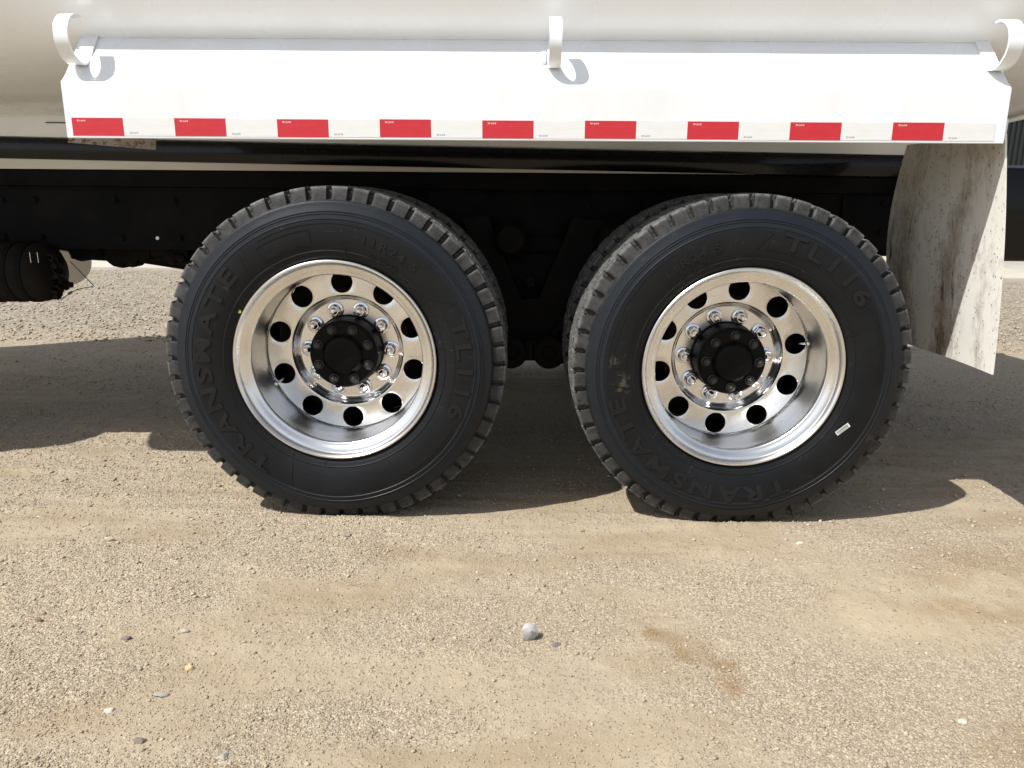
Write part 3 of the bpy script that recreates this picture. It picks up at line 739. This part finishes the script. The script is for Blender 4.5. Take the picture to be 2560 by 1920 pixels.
# ------------------------------------------------------------------ wheels
TYP = [(.322, .014), (.327, .002), (.334, -.004), (.345, -.010), (.352, -.0115), (.3535, -.0128), (.3555, -.0128), (.357, -.012), (.37, -.0165), (.39, -.0200), (.41, -.0215), (.43, -.0215), (.445, -.0205),
       (.4495, -.0200), (.4510, -.0212), (.4530, -.0212), (.4545, -.0192), (.4600, -.0180), (.4650, -.0170), (.4662, -.0182), (.4675, -.0182), (.4687, -.0160), (.4722, -.0150), (.4734, -.0162), (.4747, -.0162), (.476, -.0138),
       (.482, -.0115), (.490, -.0085), (.497, -.0062), (.5035, -.0045), (.5055, -.0030), (.5070, .0010), (.5085, .0040), (.512, .0052), (.520, .0068), (.530, .0090), (.538, .0112), (.5455, .0136), (.5478, .0150), (.5490, .0178)]
def surf_y(r):
    for (r0, y0), (r1, y1) in zip(TYP, TYP[1:]):
        if r0 <= r <= r1: return y0+(y1-y0)*(r-r0)/(r1-r0)
    return TYP[-1][1]
def tyre_mesh():
    # right half profile, tread, mirrored half
    ys = list(np.arange(.0245, .2055+1e-6, .0050)); W = .230
    tread = [(.5495+.0030*(1-((y-.115)/.09)**2), y) for y in ys]
    left = [(r, W-y) for r, y in TYP[::-1]]
    P = np.array(TYP+tread+left); m = len(P); NB = 52; per = 14; n = NB*per
    ph = np.arange(n); A = 2*PI*ph/n
    r = np.repeat(P[None, :, 0], n, 0).copy(); y = np.repeat(P[None, :, 1], n, 0).copy()
    u = ((ph % per)/per)[:, None]*np.ones((1, m)); Rr = P[None, :, 0]*np.ones((n, 1)); Y = P[None, :, 1]*np.ones((n, 1))
    sY = np.minimum(Y, .230-Y)
    # shoulder notches
    notch = (u < .17)
    side = notch & (Rr > .510) & (sY < .0195)
    y = np.where(side & (Y < .115), y+.017, y); y = np.where(side & (Y > .115), y-.017, y)
    ledge = (u >= .17) & (u < .26) & (Rr > .512) & (Rr < .541) & (sY < .0195)
    y = np.where(ledge & (Y < .115), y+.0035, y); y = np.where(ledge & (Y > .115), y-.0035, y)
    sh = notch & (sY >= .0120) & (sY < .046) & (Rr > .54); r = np.where(sh, r-.022*(1-.45*(sY-.012)/.034), r)
    # circumferential zigzag grooves and offset cross grooves
    zig = .0055*np.sign(np.sin(2*PI*(u*1.0)))
    for yg in (.052, .095, .135, .178):
        r = np.where(np.abs(Y-yg-zig) < .0036, r-.012, r)
    u2 = (u+.42) % 1; r = np.where((u2 < .14) & (Y > .055) & (Y < .092), r-.009, r); r = np.where((u2 < .14) & (Y > .138) & (Y < .175), r-.009, r)
    u3 = (u+.15) % 1; r = np.where((u3 < .14) & (Y > .098) & (Y < .132), r-.009, r)
    # wear: small irregularities of block edges
    jr = np.random.default_rng(5).normal(size=(NB, 1)).repeat(per, 0); r = np.where(Rr > .545, r+.0006*jr, r)
    X = r*np.sin(A)[:, None]; Z = r*np.cos(A)[:, None]; V_ = np.stack([X, y, Z], -1).reshape(-1, 3)
    i = np.arange(n)[:, None]*m+np.arange(m-1)[None]; j = ((np.arange(n)+1) % n)[:, None]*m+np.arange(m-1)[None]
    q = np.stack([i, i+1, j+1, j], -1).reshape(-1, 4).astype(np.int32); nf = len(q)
    me = bpy.data.meshes.new('tyre'); me.vertices.add(len(V_)); me.vertices.foreach_set('co', V_.astype(np.float32).ravel())
    me.loops.add(nf*4); me.loops.foreach_set('vertex_index', q.ravel()); me.polygons.add(nf)
    me.polygons.foreach_set('loop_start', np.arange(nf, dtype=np.int32)*4); me.polygons.foreach_set('use_smooth', np.ones(nf, bool))
    me.update(calc_edges=True); me.set_sharp_from_angle(angle=R(38)); me.materials.append(M['rubberA'])
    return me
TYRE = tyre_mesh()

def arc_text(txt, size, R0, a0, a1, ext, bold, spacing=1.15):
    "one mesh per letter, bent round the sidewall"
    v, f = text_geo(txt, size, ext/2, bold, spacing, 3)
    x0 = min(p[0] for p in v); x1 = max(p[0] for p in v); zm = min(p[2] for p in v)
    out = []
    for p in v:
        a = R(a0+(a1-a0)*(p[0]-x0)/(x1-x0)); r = R0+p[1]
        out.append((r*math.sin(a), surf_y(r)+.0005-(p[2]-zm), r*math.cos(a)))
    # letters fall apart where a vertical gap runs through the word
    iv = sorted((min(v[i][0] for i in q), max(v[i][0] for i in q)) for q in f); cuts = []; hi = iv[0][1]
    for l_, h_ in iv:
        if l_ > hi+1e-5: cuts.append((hi+l_)/2)
        hi = max(hi, h_)
    res = []
    for c0, c1 in zip([-9]+cuts, cuts+[9]):
        ff = [q for q in f if c0 < v[q[0]][0] < c1]
        if not ff: continue
        ids = sorted({i for q in ff for i in q}); mp = {i: j for j, i in enumerate(ids)}
        me = bpy.data.meshes.new('letter'); me.from_pydata([out[i] for i in ids], [], [tuple(mp[i] for i in q) for q in ff])
        me.update(); me.materials.append(M['letter']); res.append(me)
    return res
def arc_line(b, r0, a0, a1, wd=.0020, h=.0014, r1=None):
    n = max(2, int(abs(a1-a0)/2)+1); v = []; f = []
    for i in range(n+1):
        t_ = i/n; a = R(a0+(a1-a0)*t_); r = r0+((r1 or r0)-r0)*t_
        for dr, hh in ((-wd/2, -.0008), (-wd/2, h), (wd/2, h), (wd/2, -.0008)):
            v.append(((r+dr)*math.sin(a), surf_y(r+dr)-hh, (r+dr)*math.cos(a)))
    for i in range(n):
        for q in range(3): f.append((i*4+q, i*4+q+1, i*4+5+q, i*4+4+q))
    b.add(v, f)
def rad_line(b, a, r0, r1, wd=.0020, h=.0015, da=0):
    n = 5; v = []; f = []
    for i in range(n+1):
        r = r0+(r1-r0)*i/n; aa = R(a+da*i/n); cx, cz = math.cos(aa), -math.sin(aa)
        for d, hh in ((-wd/2, -.0008), (-wd/2, h), (wd/2, h), (wd/2, -.0008)):
            v.append((r*math.sin(aa)+cx*d, surf_y(r)-hh, r*math.cos(aa)+cz*d))
    for i in range(n):
        for q in range(3): f.append((i*4+q, i*4+q+1, i*4+5+q, i*4+4+q))
    b.add(v, f)
LM = arc_text('TRANSMATE', .070, .395, 213, 314, .0034, .0022, 1.25)
LM += arc_text('TL116', .070, .395, 69, 116, .0034, .0016, 1.2)
LM += arc_text('11R24.5', .033, .392, 15.5, 42, .0028, .0006, 1.3)
b = B()
for a in (8, 56, 82, 101, 128, 161, 188, 206, 233, 262, 284, 338): rad_line(b, a, .334, .350)
for a, d in ((56, 0), (8, 0), (128, 0)): rad_line(b, a, .350, .372)
for a0, a1 in ((328, 352),):      # plate outline
    arc_line(b, .378, a0, a1); arc_line(b, .424, a0, a1); rad_line(b, a0, .378, .424); rad_line(b, a1, .378, .424)
arc_line(b, .4395, 330, 385); rad_line(b, 58, .385, .436, da=6); arc_line(b, .386, 62, 112); rad_line(b, 118, .386, .440); rad_line(b, 205, .36, .44, da=-4); rad_line(b, 318, .38, .44, da=3)
for a in (21.5, 27.5, 33.5):
    arc_line(b, .352, a-1.4, a+1.4, .0014, .0012); arc_line(b, .370, a-1.4, a+1.4, .0014, .0012); rad_line(b, a-1.4, .352, .370); rad_line(b, a+1.4, .352, .370); rad_line(b, a, .356, .366, .004)
arc_line(b, .432, 120, 150); arc_line(b, .440, 122, 152); rad_line(b, 120, .432, .440)
L4 = b
def to_mesh(b, nm, mat):
    me = bpy.data.meshes.new(nm); me.from_pydata(b.v, [], b.f); me.update(); me.materials.append(mat); return me
LINES = to_mesh(L4, 'moulded_lines', M['letter'])

# rim: barrel lathe + disc with ten hand holes
def rim_mesh():
    b = B()
    barrel = [(.300, .012), (.318, .004), (.3235, .001), (.3265, -.0045), (.3265, -.0085), (.3240, -.0110), (.3195, -.0112), (.3165, -.0085), (.3135, -.0035), (.3108, .0020), (.3092, .0052), (.3070, .0062), (.3035, .0068),
              (.3000, .0080), (.2950, .0112), (.2900, .0150), (.2862, .0178), (.2840, .0184), (.2818, .0190), (.2795, .0212), (.2780, .0250), (.2775, .030), (.2778, .038), (.2805, .050), (.2850, .070), (.2855, .10), (.2855, .135), (.2845, .158), (.2810, .174), (.2760, .1845), (.2735, .1868)]
    b.lathe(barrel, 160)
    prof = lambda r: .1868
    rh, hr = .2370, .0365
    nT, nS = 16, 6
    for k_ in range(10):
        ac = 2*PI*k_/10
        half = PI/10; bd = []
        for i in range(nT): bd.append((-half+2*half*i/nT, .2735))
        for i in range(nS): bd.append((half, .2735+(.195-.2735)*i/nS))
        for i in range(nT): bd.append((half-2*half*i/nT, .195))
        for i in range(nS): bd.append((-half, .195+(.2735-.195)*i/nS))
        m = len(bd); rings = []
        for a, r in bd:
            px, pz = r*math.sin(a), r*math.cos(a)-rh; ang = math.atan2(px, pz)
            hx, hz = hr*math.sin(ang), hr*math.cos(ang)
            rings.append(((px, pz), (hx, hz)))
        v = []
        for lay, (t_, off) in enumerate(((0, 0), (.5, 0), (.90, 0), (1.0, .0012), (1.0, .016))):
            for (p, h_) in rings:
                s_ = t_ if lay != 2 else .90
                x, z = p[0]*(1-s_)+h_[0]*s_, p[1]*(1-s_)+h_[1]*s_+rh
                if lay == 3: pass
                rr = math.hypot(x, z); yy = float(prof(rr))+off
                X = x*math.cos(ac)+z*math.sin(ac); Z = -x*math.sin(ac)+z*math.cos(ac)
                v.append((X, yy, Z))
        f = []
        for lay in range(4):
            for i in range(m): j = (i+1) % m; f.append((lay*m+i, lay*m+j, (lay+1)*m+j, (lay+1)*m+i))
        b.add(v, f)
    inner = [(.195, .1868), (.1935, .1871), (.1915, .1882), (.1892, .1915), (.1868, .1985), (.1850, .207), (.1835, .217), (.181, .224), (.1775, .2275), (.1765, .2270), (.1755, .2290), (.1740, .2300), (.170, .2300), (.140, .2300), (.10, .2300)]
    b.lathe(inner, 160)
    bm = bmesh.new(); me = bpy.data.meshes.new('rim'); me.from_pydata(b.v, [], b.f); bm.from_mesh(me)
    bmesh.ops.remove_doubles(bm, verts=bm.verts, dist=.00015); bmesh.ops.recalc_face_normals(bm, faces=bm.faces); bm.to_mesh(me); bm.free()
    me.polygons.foreach_set('use_smooth', [True]*len(me.polygons)); me.set_sharp_from_angle(angle=R(40)); me.materials.append(M['alu']); return me
RIM = rim_mesh()
def part(name, me, parent, loc=(0, 0, 0), rot=0.0):
    o = bpy.data.objects.new(name, me); COL.objects.link(o); o.parent = parent; o.location = loc; o.rotation_euler = (0, rot, 0); return o
b = B()   # lug nut with flange and stud
b.lathe([(.0, .0), (.0275, 0), (.0288, -.002), (.0288, -.005), (.0265, -.0085), (.0205, -.010)], 28)
b.hexnut((0, -.009, 0), .0205, .021)
b.lathe([(.0135, -.028), (.0135, -.032), (.0122, -.033), (.0118, -.042), (.0105, -.046), (.0065, -.0495), (0, -.0505)], 20)
o = b.build('lug_nut', M['chrome'], None, 30); NUT = o.data; bpy.data.objects.remove(o)
b = B()   # hub: drive axle flange
b.lathe([(.1205, .232), (.1205, .218), (.1190, .214), (.1165, .212), (.1150, .132), (.1140, .127), (.1115, .1240), (.1085, .1225), (.1080, .1195), (.1060, .1180), (.071, .1180), (.0665, .1145), (.0620, .1040), (.058, .1005), (.052, .0990), (.030, .0980), (.006, .0980), (.004, .0995), (0, .0995)], 72)
o = b.build('hub_cap', M['hubblack'], None, 32); HUB = o.data; bpy.data.objects.remove(o)
b = B(); b.lathe([(0, 0), (.0155, 0), (.0160, -.002), (.0160, -.0045), (.0135, -.006)], 20); b.hexnut((0, -.004, 0), .0118, .0115); b.lathe([(.006, -.014), (.0058, -.019), (.0045, -.0205), (0, -.0205)], 14)
o = b.build('hub_bolt', M['bolt'], None, 30); HB = o.data; bpy.data.objects.remove(o)
b = B(); b.tube([(0, .02, 0), (0, -.006, -.002), (-.006, -.026, -.006), (-.014, -.045, -.010)], [.0045, .0042, .0040, .0040], 10); b.lathe([(0, -.012), (.0055, -.010), (.006, 0), (.0045, .004)], 10, (-.0165, -.049, -.0115))
o = b.build('valve_stem', M['chrome'], None, 40); VS = o.data; bpy.data.objects.remove(o)
b = B(); b.lathe([(.095, .262), (.10, .245), (.15, .245), (.205, .262), (.213, .29), (.213, .46), (.20, .48), (.10, .49)], 48); o = b.build('brake_drum', M['rust'], None, 40); DRUM = o.data; bpy.data.objects.remove(o)
b = B(); b.lathe([(.322, .560), (.305, .556), (.300, .50), (.285, .42), (.280, .345), (.27, .315), (.25, .290), (.215, .280), (.19, .262), (.176, .243), (.10, .242)], 80)
o = b.build('inner_rim', M['grime'], None, 40); IR = o.data; bpy.data.objects.remove(o)

TYRE_B = TYRE.copy(); TYRE_B.materials[0] = M['rubberB']
def loaded(me, th, hub=.5365, clamp=True):
    "copy of a mesh deformed by the load, th = angle the part is turned by about y"
    m2 = me.copy(); n = len(m2.vertices); co = np.empty(n*3, np.float32); m2.vertices.foreach_get('co', co); co = co.reshape(-1, 3)
    dx, dz = math.sin(th), -math.cos(th)             # local direction that ends up pointing down
    h = co[:, 0]*dx+co[:, 2]*dz; rr = np.hypot(co[:, 0], co[:, 2]); ang = np.arccos(np.clip(h/np.maximum(rr, 1e-6), -1, 1))
    bul = .012*np.exp(-(ang/.38)**2)*np.exp(-((rr-.455)/.062)**2)
    co[:, 1] += np.where(co[:, 1] < .115, -bul, bul)
    if clamp:
        d = np.maximum(0, h-hub); co[:, 0] -= dx*d; co[:, 2] -= dz*d
    m2.vertices.foreach_set('co', co.ravel()); m2.update(); return m2
def wheel(loc, mat_mesh, trot, hrot, nrot, brot, valve, label, mirror=False, detail=True):
    wob = empty('dual_wheel', loc, truck)
    if label: wob['label'] = label
    if mirror: wob.rotation_euler = (0, 0, PI)
    part('tyre', loaded(mat_mesh, R(trot)), wob, rot=R(trot)); t2 = part('inner_tyre', TYRE, wob, (0, .335, 0), R(trot*1.7+11))
    part('rim', RIM, wob, rot=R(hrot)); part('inner_rim', IR, wob); part('brake_drum', DRUM, wob); part('hub_cap', HUB, wob)
    if not detail: return wob
    for me in LM: part('letter', loaded(me, R(trot), clamp=False), wob, rot=R(trot))
    part('moulded_lines', loaded(LINES, R(trot), clamp=False), wob, rot=R(trot))['kind'] = 'stuff'
    for k_ in range(10):
        a = R(nrot+36*k_); part('lug_nut', NUT, wob, (.1429*math.sin(a), .2302, .1429*math.cos(a)), random.random()*1.0)
    for k_ in range(8):
        a = R(brot+45*k_); part('hub_bolt', HB, wob, (.0900*math.sin(a), .1182, .0890*math.cos(a)), random.random()*1.0)
    a = R(valve); part('valve_stem', VS, wob, (.240*math.sin(a), .185, .240*math.cos(a)), a-R(255))
    return wob
wl = wheel((-.569, 2.39, .5445), TYRE, 0, -2.2, 18, 22.5, 247.5, 'front dual wheel')
wr = wheel((.744, 2.39, .5285), TYRE_B, -57, 5.9, 18, 1, 78, 'rear dual wheel')
wheel((-.569, 4.85, .5445), TYRE, 30, 0, 0, 0, 0, 'far side front dual wheel', True, False)
wheel((.744, 4.85, .5285), TYRE, 60, 0, 0, 0, 0, 'far side rear dual wheel', True, False)
# small extras on the tyres
b = B(); b.lathe([(0, 0), (.0055, .0), (.006, .001)], 12); o = b.build('paint_dot', M['yellow'], wl); a = R(299); o.location = (.336*math.sin(a), surf_y(.336)-.0012, .336*math.cos(a))
b = B(); b.box((0, 0, 0), (.050, .0008, .015), 0); b.cur = 1
xx = -.021
while xx < .021:
    wd = random.choice([.0006, .0010, .0014]); b.box((xx, -.0006, .0018), (wd, .0003, .008), 0); xx += wd+.0010
for i in range(9): b.box((-.018+i*.0045, -.0006, -.0048), (.0026, .0003, .0022), 0)
o = b.build('barcode_sticker', None, wr, 0, mats=[M['paper'], M['ink']]); a = R(120.0)
o.location = (.386*math.sin(a), surf_y(.386)-.0012, .386*math.cos(a)); o.rotation_euler = (0, R(-40), 0)
